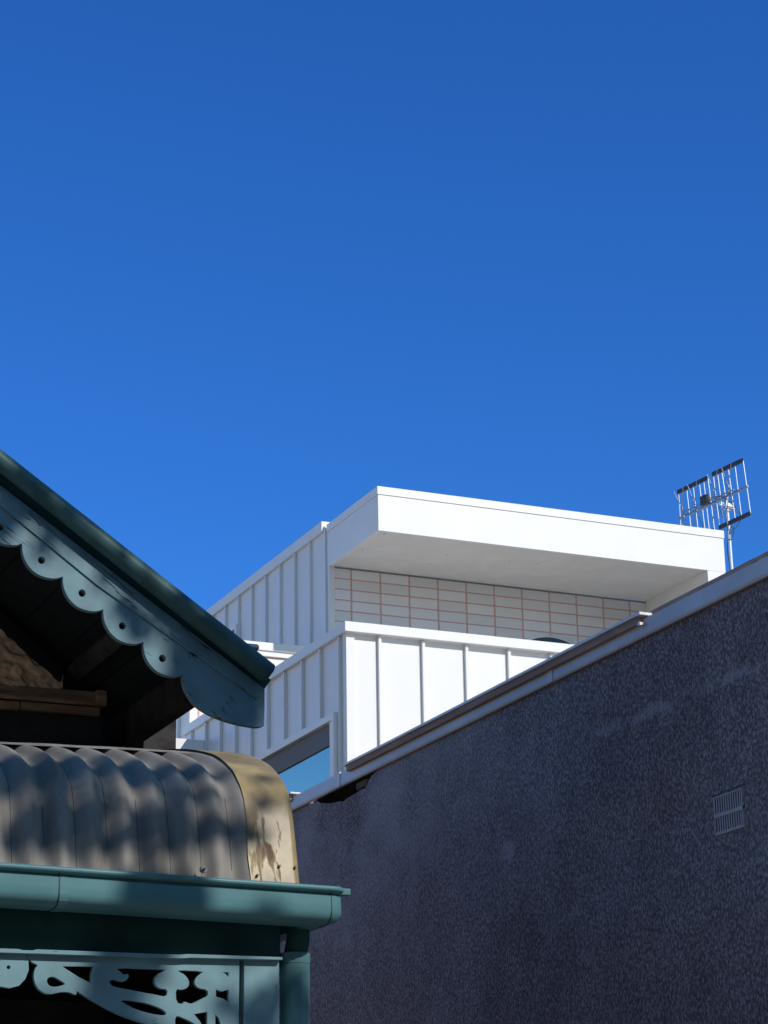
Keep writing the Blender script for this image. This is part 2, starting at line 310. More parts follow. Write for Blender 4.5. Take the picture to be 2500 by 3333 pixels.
for (px, py) in ((1250, 1739), (1254, 1735), (1455, 1805), (1180, 1789), (1106, 1842), (1400, 1833), (1660, 1826), (1750, 1835)):
    p = on(2, ZS+.006, px, py)
    MB().tube([(p.x, p.y, ZS+.008), (p.x, p.y, ZS+.003)], .0055, 8).build('screw', M['galv'], sf)
# upper cladding, standing seams at 0.363 m
cl = MB(); cl.box(XU, XU+.06, YB+.045, 24, 5.0, ZT-.02)
y = 17.455
while y < 23.9:
    cl.box(XU-.026, XU, y-.011, y+.011, 5.0, ZT-.03); y += .3625
cl.box(XU-.012, XU, YB+.05, YB+.075, 5.0, ZT)
cl.build('upper_cladding', M['white_metal'], house, .002)
pc = MB(); pc.box(XU-.034, XU+.14, YB+.075, 24, ZT-.05, ZT+.045)
pc.build('parapet_cap', M['white_trim'], house, .003)
# small side window high in the upper cladding
sw = MB(); sw.box(XU-.05, XU-.002, 19.25, 19.29, 6.75, 7.34); sw.box(XU-.05, XU-.002, 19.29, 20.6, 7.30, 7.34); sw.box(XU-.05, XU-.002, 20.6, 20.64, 6.75, 7.34)
sw = sw.build('window_frame', M['white_trim'], house)
MB().box(XU-.03, XU-.006, 19.29, 20.6, 6.75, 7.30).build('pane', M['dark_glass'], sw)
# brick wall in stack bond with pink mortar
bw = MB(); bw.box(XU+.05, 10.187, YB+.006, YB+.12, 4.0, ZS+.004); bw.box(XL+.07, XU+.05, YB+.006, YB+.12, 4.0, 6.43); bw = bw.build('brick_wall', M['mortar'], house)
def brick_rows(x0, x1, z0, z1, hole=None):
    b = MB(); k0 = math.floor((x0-7.269)/.2747); 
    for k in range(k0, k0+25):
        xa, xb = max(7.269+.2747*k+.0085, x0), min(7.269+.2747*(k+1)-.0085, x1)
        if xb-xa < .02: continue
        for j in range(-2, 40):
            zb = 7.188-.0957*j-.006; za = zb-.0957+.012; zb = min(zb, z1); za = max(za, z0)
            if zb-za < .015: continue
            if hole and hole(xa, xb, za, zb): continue
            b.box(xa, xb, YB, YB+.006, za, zb)
    return b
def arch_z(x): return 6.868-.75*(x-9.19)**2
brick_rows(XU+.055, 10.184, 4.9, ZS+.0, lambda a, b, c, d: 8.92 < (a+b)/2 < 9.47 and d < 6.83 and (c+d)/2 < arch_z((a+b)/2)).build('upper_bricks', M['brick'], bw)
brick_rows(XL+.07, XU-.03, 4.0, 6.43).build('lower_bricks', M['brick'], bw)
# dark line where soffit meets bricks and jamb trims
MB().box(XU+.05, 10.186, YB-.004, YB-.001, ZS-.010, ZS+.003).build('shadow_gap', M['galv'], bw)
MB().box(XU+.002, XU+.052, YB-.01, YB+.03, 4.9, ZS-.001).build('jamb_trim', M['white_trim'], house, .002)
# arched opening behind the balcony
av = MB(); n = 20; xs = [8.93+i*(9.47-8.93)/n for i in range(n+1)]
o_ = [Vector((x, YB-.012, arch_z(x))) for x in xs]; i_ = [Vector((9.2+(x-9.2)*.86, YB-.012, arch_z(x)-.014)) for x in xs]
for k in range(n):
    av.prism([o_[k], o_[k+1], i_[k+1], i_[k]], (0, .02, 0))
av = av.build('arched_window', M['brick'], house)
MB().prism(i_+[Vector((9.43, YB-.012, 5.2)), Vector((8.97, YB-.012, 5.2))], (0, .012, 0)).build('pane', M['dark_glass'], av)

# balcony / lower box: parapet, side wall that runs on to the back, floor
lw = MB(); lw.box(XL, 10.37, YL, YL+.12, 3.6, 5.73)                     # front
lw.box(XL, XL+.07, YL+.12, 13.86, 3.6, 5.73)
lw.box(XL, XL+.07, 13.86, 19.0, 5.18, 5.73); lw.box(XL, XL+.07, 13.86, 19.0, 3.0, 3.6); lw.box(XL, XL+.07, 19.0, 24, 3.0, 5.73)
lw.box(XL, XL+.068, YB+.001, 24, 5.73, 6.44)
for x in (6.058, 6.390, 6.724, 7.058, 7.395, 7.730, 8.065, 8.40, 8.735): lw.box(x-.011, x+.011, YL-.026, YL, 3.6, 5.712)
y = 13.855
while y < 23.8:
    lw.box(XL-.026, XL, y-.011, y+.011, 5.19 if y > 13.9 else 3.6, 5.712 if y < 17.05 else 6.40); y += .3455
lw.box(XL-.012, XL+.052, YL-.014, YL, 3.6, 5.73); lw.box(XL-.012, XL, YL, YL+.035, 3.6, 5.73)
lw = lw.build('lower_cladding', M['white_metal'], house, .0025)
lc = MB(); lc.box(XL-.036, 10.37, YL-.056, YL+.17, 5.715, 5.785); lc.box(XL-.036, XL+.16, YL+.17, 17.15, 5.715, 5.785)
lc.build('balcony_cap', M['white_trim'], house, .003)
MB().box(XL+.12, 10.18, YL+.17, YB, 4.72, 4.85).build('balcony_floor', M['roof_metal'], house)
wc = MB(); wc.box(XL-.03, XU-.03, YB-.035, YB+.10, 6.475, 6.545); wc.box(XL-.03, XU-.03, YB-.022, YB+.08, 6.43, 6.475); wc.box(XL-.03, XL+.10, YB+.10, 24, 6.475, 6.545)
wc.build('wing_cap', M['white_trim'], house, .003)
MB().box(XL+.07, XU, YB+.12, 24, 6.38, 6.42).build('wing_roof', M['roof_metal'], house)
# long side window
wf = MB(); wf.box(XL-.055, XL-.001, 13.875, 13.915, 3.6, 5.185); wf.box(XL-.055, XL-.001, 13.915, 19.0, 5.135, 5.185); wf.box(XL-.055, XL-.001, 19, 19.05, 3.6, 5.185)
wf.box(XL-.035, XL+.05, 13.915, 13.995, 3.6, 5.135)
wf = wf.build('side_window', M['white_trim'], house, .002)
MB().box(XL-.022, XL-.012, 13.995, 19, 4.985, 5.134).build('blind_box', M['reveal'], wf)
MB().box(XL-.010, XL+.0, 13.995, 19, 3.6, 5.1).build('pane', M['glass'], wf)
# low canopy box beside the side wall
lb = MB(); lb.box(4.95, XL-.028, 16.61, 17.9, 5.478, 5.566)
lb.build('low_canopy', M['white_trim'], house, .003)
# hidden rear volume that carries the aerial
MB().box(10.38, 17, 17.2, 25, 0, 7.15).build('rear_wing', M['white_metal'], house)
MB().box(XL+.07, 10.37, 17.25, 24, 0, 5.0).build('core', M['white_metal'], house)

# ================================================================== DARK ROUGHCAST BUILDING
bld = thing('roughcast_building', 'long dark charcoal roughcast side wall with grey metal edge, at the right', 'building', (5.4, 9, 0))
XW = 5.2; Z0 = 4.335; ZC = 4.416
top = [(5.9, Z0+.03)]
jag = [(11.86, 0), (11.94, -.010), (12.00, -.034), (12.03, -.048), (12.10, -.046), (12.2, -.052), (12.30, -.054), (12.37, -.060), (12.42, -.052), (12.52, -.046), (12.62, -.036), (12.70, -.030), (12.78, -.012), (12.9, 0)]
prof = [(5.9, 0), (5.9, Z0+.03), (11.85, Z0+.03)]+[(yy, Z0+dd-.003) for yy, dd in [(a_, d_*1.45) for a_, d_ in jag]]+[(12.95, Z0+.03), (20, Z0+.03), (20, 0)]
wl = MB(); wl.prism([(XW, a, b) for a, b in prof], (.10, 0, 0)); wl.box(XW+.10, XW+.3, 5.9, 20, 0, Z0+.03)
wl.box(XW+.3, 10.3, 5.9, 6.1, 0, Z0+.03)
wl = wl.build('wall', M['roughcast'], bld)
MB().box(XW+.07, XW+.099, 11.7, 13.0, Z0-.10, Z0+.075).build('hollow_shade_plate', M['hollow_shade'], wl)  # dark plate set behind the notch in place of real shade
lo_ = MB(); lo_.box(XW+.02, XW+.06, 12.06, 12.22, Z0-.050, Z0-.008); lo_.build('broken_brick', mat('broken_brown_brick', (.13, .09, .075), .9, var=.4, vscale=30), wl, .006)
fa = MB(); fa.prism([(XW-.022, 0, Z0-.002), (XW-.028, 0, Z0+.008), (XW-.024, 0, ZC), (XW-.014, 0, ZC+.004), (XW+.012, 0, ZC), (XW-.006, 0, Z0-.002)], (0, 14.2, 0))
for i, v in enumerate(fa.v): fa.v[i] = (v[0], v[1]+5.85, v[2])
fa = fa.build('metal_fascia', M['fascia'], bld)
for yy in (7.05, 9.6, 12.35):
    MB().box(XW-.031, XW-.021, yy, yy+.05, Z0-.0035, ZC+.006).build('joint_sleeve', M['fascia'], fa, .001)
tb = MB(); prev = None
random.seed(3)
pts = []
yy = 5.85
while yy < 8.72:
    pts.append((XW+.022, yy, 4.461+random.uniform(-.002, .0015))); yy += random.uniform(.04, .16)
pts.append((XW+.022, 8.78, 4.457))
tb.prism([(XW+.022, 5.85, ZC-.03)]+pts+[(XW+.022, 8.78, ZC-.03)], (.03, 0, 0))
tb = tb.build('timber_edge', M['timber'], bld)
# splintered hollows in the timber near the right border
for (ya, yb, zc, h) in ((7.80, 8.02, 4.437, .010), (7.66, 7.76, 4.442, .008)):
    MB().prism([(XW+.0205, ya, zc+h), (XW+.0205, ya+.03, zc-h*.3), (XW+.0205, (ya+yb)/2, zc-h), (XW+.0205, yb, zc-h*1.1), (XW+.0205, (ya+yb)/2+.03, zc-h*.2)], (.0018, 0, 0)).build('splinter', M['black'], tb)
# capping board over brown timber
cb = MB(); cb.prism([(5.150, 0, 4.392), (5.150, 0, 4.425), (5.19, 0, 4.425), (5.19, 0, 4.392)], (0, 3.5, 0))
for i, v in enumerate(cb.v): cb.v[i] = (v[0], v[1]+8.70, v[2])
cb = cb.build('capping_board', M['timber'], bld)
cc = MB(); cc.prism([(5.136, 8.668, 4.4255), (5.136, 12.23, 4.4255), (5.205, 12.23, 4.4255), (5.205, 8.668, 4.4255)], (0, 0, .0135))
cc.build('metal_cap', M['cap'], cb, .0015)
MB().box(5.140, 5.185, 8.675, 8.699, 4.378, 4.3905).build('end_clip', M['cap'], cb)
# little lit metal end further down the fascia
p = on(0, 5.15, 946, 2578); q = on(1, p.y, 993, 2580)
MB().box(p.x, q.x, p.y, p.y+1.2, p.z-.008, p.z+.002).build('flashing_end', M['cap'], bld)
MB().box(p.x+.01, q.x, p.y+.03, p.y+1.2, p.z-.05, p.z-.009).build('flashing_timber', M['timber'], bld)
# roof
MB().box(XW+.31, 10.2, 6.1, 13.6, 4.28, 4.33).build('roof', M['roof_metal'], bld)
# terracotta-pattern air vent, painted over
vt = thing('tmp', '', '', (0, 0, 0)); bpy.data.objects.remove(vt)
va, vb, zlo, zhi = 8.00, 8.228, 3.323, 3.49
v = MB(); v.box(XW-.006, XW+.004, va, vb, zlo, zlo+.012); v.box(XW-.006, XW+.004, va, vb, zhi-.006, zhi); zm = (zlo+zhi)/2
v.box(XW-.007, XW+.004, va, vb, zm-.008, zm+.007)
v.box(XW-.006, XW+.004, va, va+.008, zlo+.012, zhi-.006); v.box(XW-.006, XW+.004, vb-.008, vb, zlo+.012, zhi-.006)
nb = 12
for k in range(1, nb):
    yc = va+.004+(vb-va-.008)*k/nb; v.box(XW-.004, XW+.004, yc-.0042, yc+.0042, zlo+.012, zm-.008); v.box(XW-.004, XW+.004, yc-.0042, yc+.0042, zm+.007, zhi-.006)
vent_o = v.build('air_vent', mat('vent_paint', (.54, .50, .51), .7, var=.15, vscale=20), bld, label='small slotted air vent in the dark wall')
MB().box(XW-.0025, XW-.0008, va+.002, vb-.002, zlo+.002, zhi-.002).build('dark_slot', M['black'], vent_o)
random.seed(5)
cr = MB()
ps = [Vector((XW-.0012, va-.03+i*(vb-va+.05)/14, zhi+.006+random.uniform(-.004, .008))) for i in range(15)]
for a, b in zip(ps, ps[1:]): cr.bar(a, b, .006, .0012, (0, 0, 1))
cr.build('crack', M['black'], vent_o)

# ================================================================== COTTAGE (gable + bullnose verandah)
cot = thing('cottage', 'old cottage with teal scalloped gable bargeboard and corrugated bullnose verandah, at the left', 'house', (1, 9, 0))
YG, YW = 8.2, 8.95
KW = YW/8.7
def kx(x): return x*KW
def kz(z): return 1.6+(z-1.6)*KW
# rake frame on the gable plane
A0 = on(1, YG, *c1(120, 608)); A1 = on(1, YG, *c1(990, 1315)); U = (A1-A0).normalized(); U.y = 0; U.normalize(); Vn = Vector((-U.z, 0, U.x))  # Vn: up, square to rake
if Vn.z < 0: Vn = -Vn
STEP = (A1-A0).length/4
fr = (A1.copy(), U, Vn, Vector((0, 1, 0)))
def R(x, y, Y=YG): return on(1, Y, *c1(x, y))
def uv(p): d = Vector(p)-A1; return d.dot(U), d.dot(Vn)
def at(u, v, Y=YG): q = A1+U*u+Vn*v; return Vector((q.x, Y, q.z))
topv = [uv(R(0, 300)), uv(R(1428, 1400))]
def vtop(u):
    (ua, va_), (ub, vb_) = topv; return va_+(vb_-va_)*(u-ua)/(ub-ua)
NS = 8
outl = []
# scallops from the left to the big end lobe
lobe = [uv(R(*q)) for q in ((778, 1138), (779, 1185), (795, 1235), (826, 1280), (872, 1313), (930, 1327), (965, 1325), (990, 1315))]
u00 = lobe[0][0]; v00 = lobe[0][1]
un = uv(R(990, 1315))
for k in range(NS, -1, -1):
    pts = [at(u-k*STEP, v-v00) for u, v in lobe]
    pts = [pts[0]]+smooth_loop(pts, 2, False)[2:-1]
    outl += pts
big = [R(*q) for q in ((990, 1318), (988, 1345), (1005, 1410), (1055, 1485), (1145, 1540), (1250, 1577), (1350, 1598), (1400, 1603), (1424, 1594))]
outl += smooth_loop(big, 2, False)
uR, _ = uv(R(1428, 1400)); uL = uv(outl[0])[0]
outl += [R(1427, 1500), at(uR, vtop(uR)), at(uL, vtop(uL))]
holes = []
hc = uv(R(877, 1233))
for k in range(NS+1):
    c = at(hc[0]-k*STEP, hc[1]-v00*0)
    holes.append([c+Vector((cos(t)*.0155, 0, sin(t)*.0165)) for t in [2*pi*i/18 for i in range(18)]])
barge = cutout('bargeboard', outl, holes, M['barge'], (A1, U, Vn, U.cross(Vn)*1.0 if U.cross(Vn).y > 0 else -U.cross(Vn)), .028, cot, .002)
if max(v_.co.y for v_ in barge.data.vertices) < YG+.01:
    barge.data.transform(Matrix.Translation((0, .028, 0)))
# upper board laid over the scalloped one
ug = MB(); g1, g0 = uv(R(1428, 1482)), uv(R(520, 838)); sl = (g1[1]-g0[1])/(g1[0]-g0[0])
def vg(u): return g1[1]+sl*(u-g1[0])
ug.prism([at(uL, vtop(uL), YG-.007), at(uR-.002, vtop(uR-.002), YG-.007), at(uR-.002, vg(uR-.002), YG-.007), at(g0[0], vg(g0[0]), YG-.007), at(uL, vg(g0[0])+.006, YG-.007)], (0, .0068, 0))
ug.build('upper_board', M['barge'], barge, .0015)
# nail head
c = R(950, 1240); MB().tube([c+Vector((0, .001, 0)), c+Vector((0, -.004, 0))], [.009, .007], 12).build('nail_head', M['barge'], barge)
# shadow board and roll cap
rcap = [uv(R(0, 105)), uv(R(1440, 1240))]; low = [uv(R(0, 225)), uv(R(1430, 1365))]
def vline(l, u): return l[0][1]+(l[1][1]-l[0][1])*(u-l[0][0])/(l[1][0]-l[0][0])
uE = uv(R(1466, 1300))[0]
YR = YG-.048
def nearer(q): p = at(*q); return EYE+(p-EYE)*((YR-EYE.y)/(YG-EYE.y))
path = []; rad = []
for i in range(41):
    u = uL+(uE-.004-uL)*i/40; a, b = vline(rcap, u), vline(low, u); path.append(nearer((u, (a+b)/2))); rad.append((a-b)/2)
u = uE; path += [nearer((u-.001, (vline(rcap, u)+vline(low, u))/2))]; rad += [rad[-1]*.93]
path += [nearer((u+.004, (vline(rcap, u)+vline(low, u))/2))]; rad += [rad[-1]*.7]
MB().tube(path, rad, 28).build('ridge_roll', M['roll'], cot)
sb = MB(); sb.prism([at(uL, vline(low, uL)+.03, YG+.006), at(uR, vline(low, uR)+.03, YG+.006), at(uR, vtop(uR)+.0005, YG+.006), at(uL, vtop(uL)+.0005, YG+.006)], (0, .02, 0))
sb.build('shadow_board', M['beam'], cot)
# rag of roll underside end and small bolt head on top
MB().obox(at(uE-.032, vline(low, uE)-.001, YG-.01), U*.018, Vector((0, .05, 0)), Vn*.004).build('roll_end_lip', M['roll'], cot)
p = on(1, YG+.35, 828, 2107)
MB().tube([p+Vector((-.06, 0, .0)), p+Vector((.012, 0, 0)), p+Vector((.018, 0, 0))], [.014, .014, .009], 12).build('screw_cap', M['galv'], cot)
# roof sheet and soffit
SO = .035
uA = uL+.0
rs = MB(); uS = (2.86-A1.x)/U.x; a, b = at(uA, vline(rcap, uA)-.02), at(uS, vline(rcap, uS)-.02)
rs.prism([Vector((a.x, YG+.03, a.z)), Vector((b.x, YG+.03, b.z)), Vector((b.x, YG+.03, b.z))-Vn*.04, Vector((a.x, YG+.03, a.z))-Vn*.04], (0, 7, 0))
rs.build('roof', M['sheet'], cot)
apex = at(uA, 0)
sofn = MB(); nb_ = 9
s0, s1 = uA, (2.80-A1.x)/U.x
bw_ = (s1-s0)/nb_
for k in range(nb_):
    a, b = at(s0+bw_*k+.002, SO, YG+.03), at(s0+bw_*(k+1)-.002, SO, YG+.03)
    sofn.prism([a, b, b+Vn*.015, a+Vn*.015], (0, 6.8, 0))
sofn.prism([at(s0, SO+.016, YG+.03), at(s1, SO+.016, YG+.03), at(s1, SO+.02, YG+.03), at(s0, SO+.02, YG+.03)], (0, 6.8, 0))
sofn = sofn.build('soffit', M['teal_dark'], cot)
pa = on(1, 8.25, *c9(890, 455)); ou = MB()
ua_, _ = uv(pa)
ou.prism([at(ua_-.036, SO-.052, YG+.03), at(ua_+.036, SO-.052, YG+.03), at(ua_+.036, SO-.001, YG+.03), at(ua_-.036, SO-.001, YG+.03)], (0, .715, 0))
ou.build('outrigger', M['pier'], sofn, .003)
eb = MB(); e1 = on(1, 8.26, *c9(1480, 945)); 
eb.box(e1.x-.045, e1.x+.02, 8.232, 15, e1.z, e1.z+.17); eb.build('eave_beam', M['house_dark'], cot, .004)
# gable wall in trowelled stucco, displaced for real
wz0 = 3.80
def gable_pt(u, v):
    # v: height fraction up to the rake line, x range 1.3..2.45
    x = 1.2+u*(kx(2.415)-1.2)
    ln0, ln1 = on(1, YW, *c9(0, 315)), on(1, YW, *c9(470, 705))
    zt = ln0.z+(ln1.z-ln0.z)*(x-ln0.x)/(ln1.x-ln0.x)+.02
    zb = kz(3.79); z = zb+v*(max(zt, zb+.01)-zb)
    q = Vector((x*22, 0, z*26)); n1 = noise.noise(q+Vector((3, 1, 7))); n1 = max(-.25, min(.3, n1*1.6)); d = .6+n1*1.5+noise.fractal(q*2.2, 1.0, 2.0, 2)*.25
    return (x, YW-.004-.015*d, z)
MB().grid(gable_pt, 260, 110).build('stucco_gable', M['stucco'], cot)
fz = MB(); a0, a1, a2, a3 = on(1, YW-.05, *c9(0, 200)), on(1, YW-.05, *c9(490, 655)), on(1, YW-.05, *c9(478, 745)), on(1, YW-.05, *c9(0, 318))
dU = (a1-a0)*2.2
fz.prism([a0-dU, a1+(a1-a0)*.0, a2, a3-(a2-a3)*2.2], (0, .05, 0)); fz.build('frieze_board', M['teal_dark'], cot, .002)
# mouldings below the stucco
mo = MB(); zt = kz(3.838)
mo.prism([(0.6, YW-.035, kz(3.778)), (0.6, YW-.045, kz(3.79)), (0.6, YW-.025, kz(3.815)), (0.6, YW-.02, zt), (0.6, YW, zt), (0.6, YW, kz(3.778))], (kx(2.548)-.6, 0, 0))
mo = mo.build('moulding', M['tan_trim'], cot)
MB().box(kx(2.549), kx(2.593), YW-.055, YW, kz(3.777), kz(3.84)).build('corner_block', M['tan_trim'], mo, .004)
m2 = MB(); m2.box(kx(2.242), kx(2.572), YW-.03, YW, kz(3.738), kz(3.772)); m2.box(.6, kx(2.238), YW-.03, YW, kz(3.736), kz(3.770)); m2.build('lower_moulding', M['tan_trim'], mo, .004)
ww = MB()
for k in range(8): ww.box(-4, 2.612, YW+.002*k % 2*0, YW+.2, 3.0+.09*k+.003, 3.0+.09*(k+1)) if False else None
ww.box(-4, kx(2.612), YW, 16, 0, kz(3.735)); ww.box(-4, kx(2.40), YW, 16, kz(3.735), kz(3.80)); ww.box(kx(2.612), 2.79, YW, YW+.2, 0, 3.2)
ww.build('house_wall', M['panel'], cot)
MB().box(kx(2.580), kx(2.616), YW-.02, YW-.001, 3.3, kz(3.734)).build('corner_board', M['teal_dark'], cot, .002)
pp, pq = on(1, 9.6, 467, 2410), on(1, 9.6, 574.1, 2390)
MB().box(pp.x, pq.x, 9.6, 10.1, 0, 4.02).build('chimney', M['pier'], cot, .004)

MB().box(kx(2.612)+.001, kx(2.612)+.06, YW+.2, 16, 0, 3.55).build('side_bounce_wall', M['bounce_brick'], cot)  # unseen warm skin, added to bounce light onto the roughcast wall
MB().box(2.7635, 2.79, 7.32, YW, 0, 2.5).build('side_bounce_board', M['bounce_brick'], cot)  # outer face of the dark infill, added for the same warm bounce
# the far slope of the gable: the same pieces mirrored about the ridge line
XA = at(uL, vline(rcap, uL)).x-.004
TOPZ = at(uL, vline(rcap, uL)).z
MB().prism([(XA-.07, YG-.10, TOPZ-.30), (XA, YG-.10, TOPZ-.40), (XA+.07, YG-.10, TOPZ-.30), (XA+.05, YG-.10, TOPZ+.03), (XA, YG-.10, TOPZ+.12), (XA-.05, YG-.10, TOPZ+.03)], (0, .14, 0)).build('ridge_finial', M['roll'], cot, .006)
for nm in ('bargeboard', 'ridge_roll', 'shadow_board', 'roof', 'soffit', 'stucco_gable', 'frieze_board'):
    src = [o for o in cot.children if o.name.split('.')[0] == nm][0]
    def mirrored(o, par):
        me = o.data.copy(); me.transform(Matrix.Translation((XA, .0035, 0)) @ Matrix.Diagonal((-1, 1, 1, 1)) @ Matrix.Translation((-XA, 0, 0))); me.flip_normals()
        c = link(bpy.data.objects.new(nm if par is cot else o.name.split('.')[0], me)); adopt(c, par)
        for ch in o.children: mirrored(ch, c)
        return c
    mirrored(src, cot)
# --- bullnose verandah roof
prof = [(7.034, 2.77), (7.036, 2.80), (7.052, 2.87), (7.068, 2.94), (7.084, 3.0), (7.10, 3.06), (7.126, 3.125), (7.165, 3.18), (7.25, 3.246), (7.40, 3.315), (7.60, 3.374), (7.9, 3.443), (8.3, 3.51), (8.94, 3.60)]
pv = smooth_loop([Vector((0, a, b)) for a, b in prof], 2, False)
nr = []
for i, p in enumerate(pv):
    d = (pv[min(i+1, len(pv)-1)]-pv[max(i-1, 0)]).normalized(); nr.append(Vector((0, -d.z, d.y)))
XE = 2.800; PITCHC = .1075; AMP = .0165
x0c, x1c = -.9, 2.64
nxs = int((x1c-x0c)/PITCHC*16)
def sag(x, i):     # the old roof has settled towards the left, most at its top
    t = max(0, min(1, (pv[i].z-3.05)/.3)); return (2.8-max(x, 1.0))*.028*t
def sheet_pt(off):
    def f(u, v):
        i = round(v*(len(pv)-1)); x = x0c+u*(x1c-x0c); h = AMP*cos(2*pi*(x-2.624)/PITCHC)
        lap = .0022 if ((x-2.585)/PITCHC+.42) % 7 < .12 else 0
        q = pv[i]+nr[i]*(h+off-AMP); return (x, q.y, q.z-sag(x, i))
    return f
vr = MB(); vr.grid(sheet_pt(0), nxs, len(pv)-1); vr.grid(sheet_pt(-.002), nxs, len(pv)-1)
vr = vr.build('verandah_roof', M['sheet'], cot, fix=False)
i0 = next(i for i, p in enumerate(pv) if p.y > 7.56)
def apron(u, v):
    x = x0c+u*(2.60-x0c); vv = v*(len(pv)-1-i0)+i0; i = int(vv); j = min(i+1, len(pv)-1); q = pv[i].lerp(pv[j], vv-i)+nr[i]*(.002+.0025*noise.noise(Vector((x*6, v*4, 0))))
    if v < .04: q = q-nr[i]*.004
    return (x, q.y+.012*noise.noise(Vector((x*5, 3, 0)))*(1-v), q.z-sag(x, i))
MB().grid(apron, 90, 30).build('apron_flashing', M['sheet'], vr, fix=False)
# fine seams in the troughs
tr = MB()
for k in range(1, 30):
    if k % 1 == 0:
        x = 2.624-PITCHC*(k-.5)
        a_ = random.randint(0, 12); b_ = random.randint(20, len(pv)-10)
        tr.tube([Vector((x, 0, -sag(x, i)))+pv[i]+nr[i]*(-AMP*2+.0004) for i in range(a_, b_)], .0010, 5)
tr.build('trough_seam', M['black'], vr)
# end flashing strip, slightly proud, gently wavy edge
def fl(u, v):
    i = round(v*(len(pv)-1)); ed = 2.622+.003*sin(pv[i].z*19)+.002*noise.noise(Vector((1, 2, pv[i].z*12+pv[i].y*9)))
    x = ed+(XE-ed)*u; w_ = .0035+.0018*noise.noise(Vector((x*14, pv[i].y*9, pv[i].z*9)))
    if u > .93: w_ -= (u-.93)/.07*.012
    q = pv[i]+nr[i]*w_; return (x, q.y, q.z)
ef = MB(); ef.grid(fl, 16, len(pv)-1)
def fl2(u, v):
    a = Vector(fl(0, v)); i = round(v*(len(pv)-1)); return tuple(a-nr[i]*(.0005+.006*u)+Vector((.0015, 0, 0)))
def fl3(u, v):
    a = Vector(fl(1, v)); i = round(v*(len(pv)-1)); return tuple(a-nr[i]*.04*u)
ef.grid(fl3, 1, len(pv)-1)
ef = ef.build('end_flashing', M['flash'], vr, fix=False)
ed_ = MB(); ed_.grid(fl2, 1, len(pv)-1); ed_.build('edge_gap_shade', M['black'], ef, fix=False)  # black strip painted in for the shadow gap below the flashing edge
for (x, z, yy) in ((2.727, 2.872, 7.045), (2.785, 2.872, 7.045), (2.645, 2.835, 7.037)):
    MB().tube([(x, yy+.005, z), (x, yy-.008, z)], [.0055, .004], 10).build('rivet', M['flash'], ef)
bo = MB(); bo.tube([(2.449, 7.03, 2.842), (2.449, 7.012, 2.842)], [.0115, .0105], 12); bo.tube([(2.449, 7.015, 2.842), (2.446, 6.994, 2.842)], .005, 8); bo.build('roof_bolt', M['galv'], vr)

# --- gutter swept along the front and round the corner
def zl(x): return 2.824-(x-1.76)*.0155
gp = [(.020, -.012), (.006, -.002), (.0, -.008), (.0, -.015), (.008, -.020), (.020, -.021), (.019, -.028), (.006, -.033), (.005, -.060), (.005, -.085), (.0075, -.095), (.013, -.104), (.024, -.114), (.045, -.1215), (.075, -.124), (.118, -.124), (.118, -.03)]
CR = .052; GX = 2.955
def gpos(o, th):
    if o <= CR: c = Vector((GX-CR, 7.0+CR)); return c+(CR-o)*Vector((sin(th), -cos(th)))
    return Vector((GX-o, 7.0+o))
stations = [('f', -1.2), ('f', 1.0), ('f', 2.0)]+[('c', pi/2*i/5) for i in range(6)]+[('s', 8.92)]
def ring(st):
    out = []
    for o, z in gp:
        if st[0] == 'f': out.append((st[1], 7.0+o, zl(st[1])+z))
        elif st[0] == 'c': q = gpos(o, st[1]); out.append((q.x, q.y, zl(GX-CR)+z))
        else: out.append((GX-o, st[1], zl(GX)+z))
    return out
gu = MB(); vs = []; m_ = len(gp)
for st in stations: vs += ring(st)
gu.add(vs, [(i*m_+k, i*m_+(k+1) % m_, (i+1)*m_+(k+1) % m_, (i+1)*m_+k) for i in range(len(stations)-1) for k in range(m_)], True)
gu = gu.build('gutter', M['teal'], cot)
gu.modifiers.new('es', 'EDGE_SPLIT').split_angle = radians(38)
def sleeve(x, wd, pr):
    s = MB(); vs = []
    for xx in (x-wd/2, x+wd/2):
        for o, z in gp: 
            vs.append((xx, 7.0+o-pr*(1 if o < .05 else 0), zl(xx)+z-pr*(1 if z < -.1 else -1 if z > -.01 else 0)))
    s.add(vs, [(k, (k+1) % m_, m_+(k+1) % m_, m_+k) for k in range(m_)]+[tuple(range(m_)), tuple(range(m_, 2*m_))]); return s
sleeve(1.974, .030, .0022).build('joint_sleeve', M['teal'], gu)
sleeve(1.957, .003, .0012).build('joint_line', M['black'], gu)
sleeve(2.899, .003, .0012).build('corner_line', M['black'], gu)
# lip bead
lb_ = [(-1.2, 7.004, zl(-1.2)-.008)]+[(x, 7.004, zl(x)-.008) for x in (1.0, 2.0, GX-CR)]
lb_ += [(gpos(.004, pi/2*i/5).x, gpos(.004, pi/2*i/5).y, zl(GX-CR)-.008) for i in range(1, 6)]+[(GX-.004, 8.92, zl(GX)-.008)]
MB().tube(lb_, .0095, 12).build('gutter_lip', M['teal'], gu)
MB().box(GX-.02, GX+.026, 7.03, 7.06, zl(GX)-.022, zl(GX)+.001).build('corner_lip', M['teal'], gu, .004)

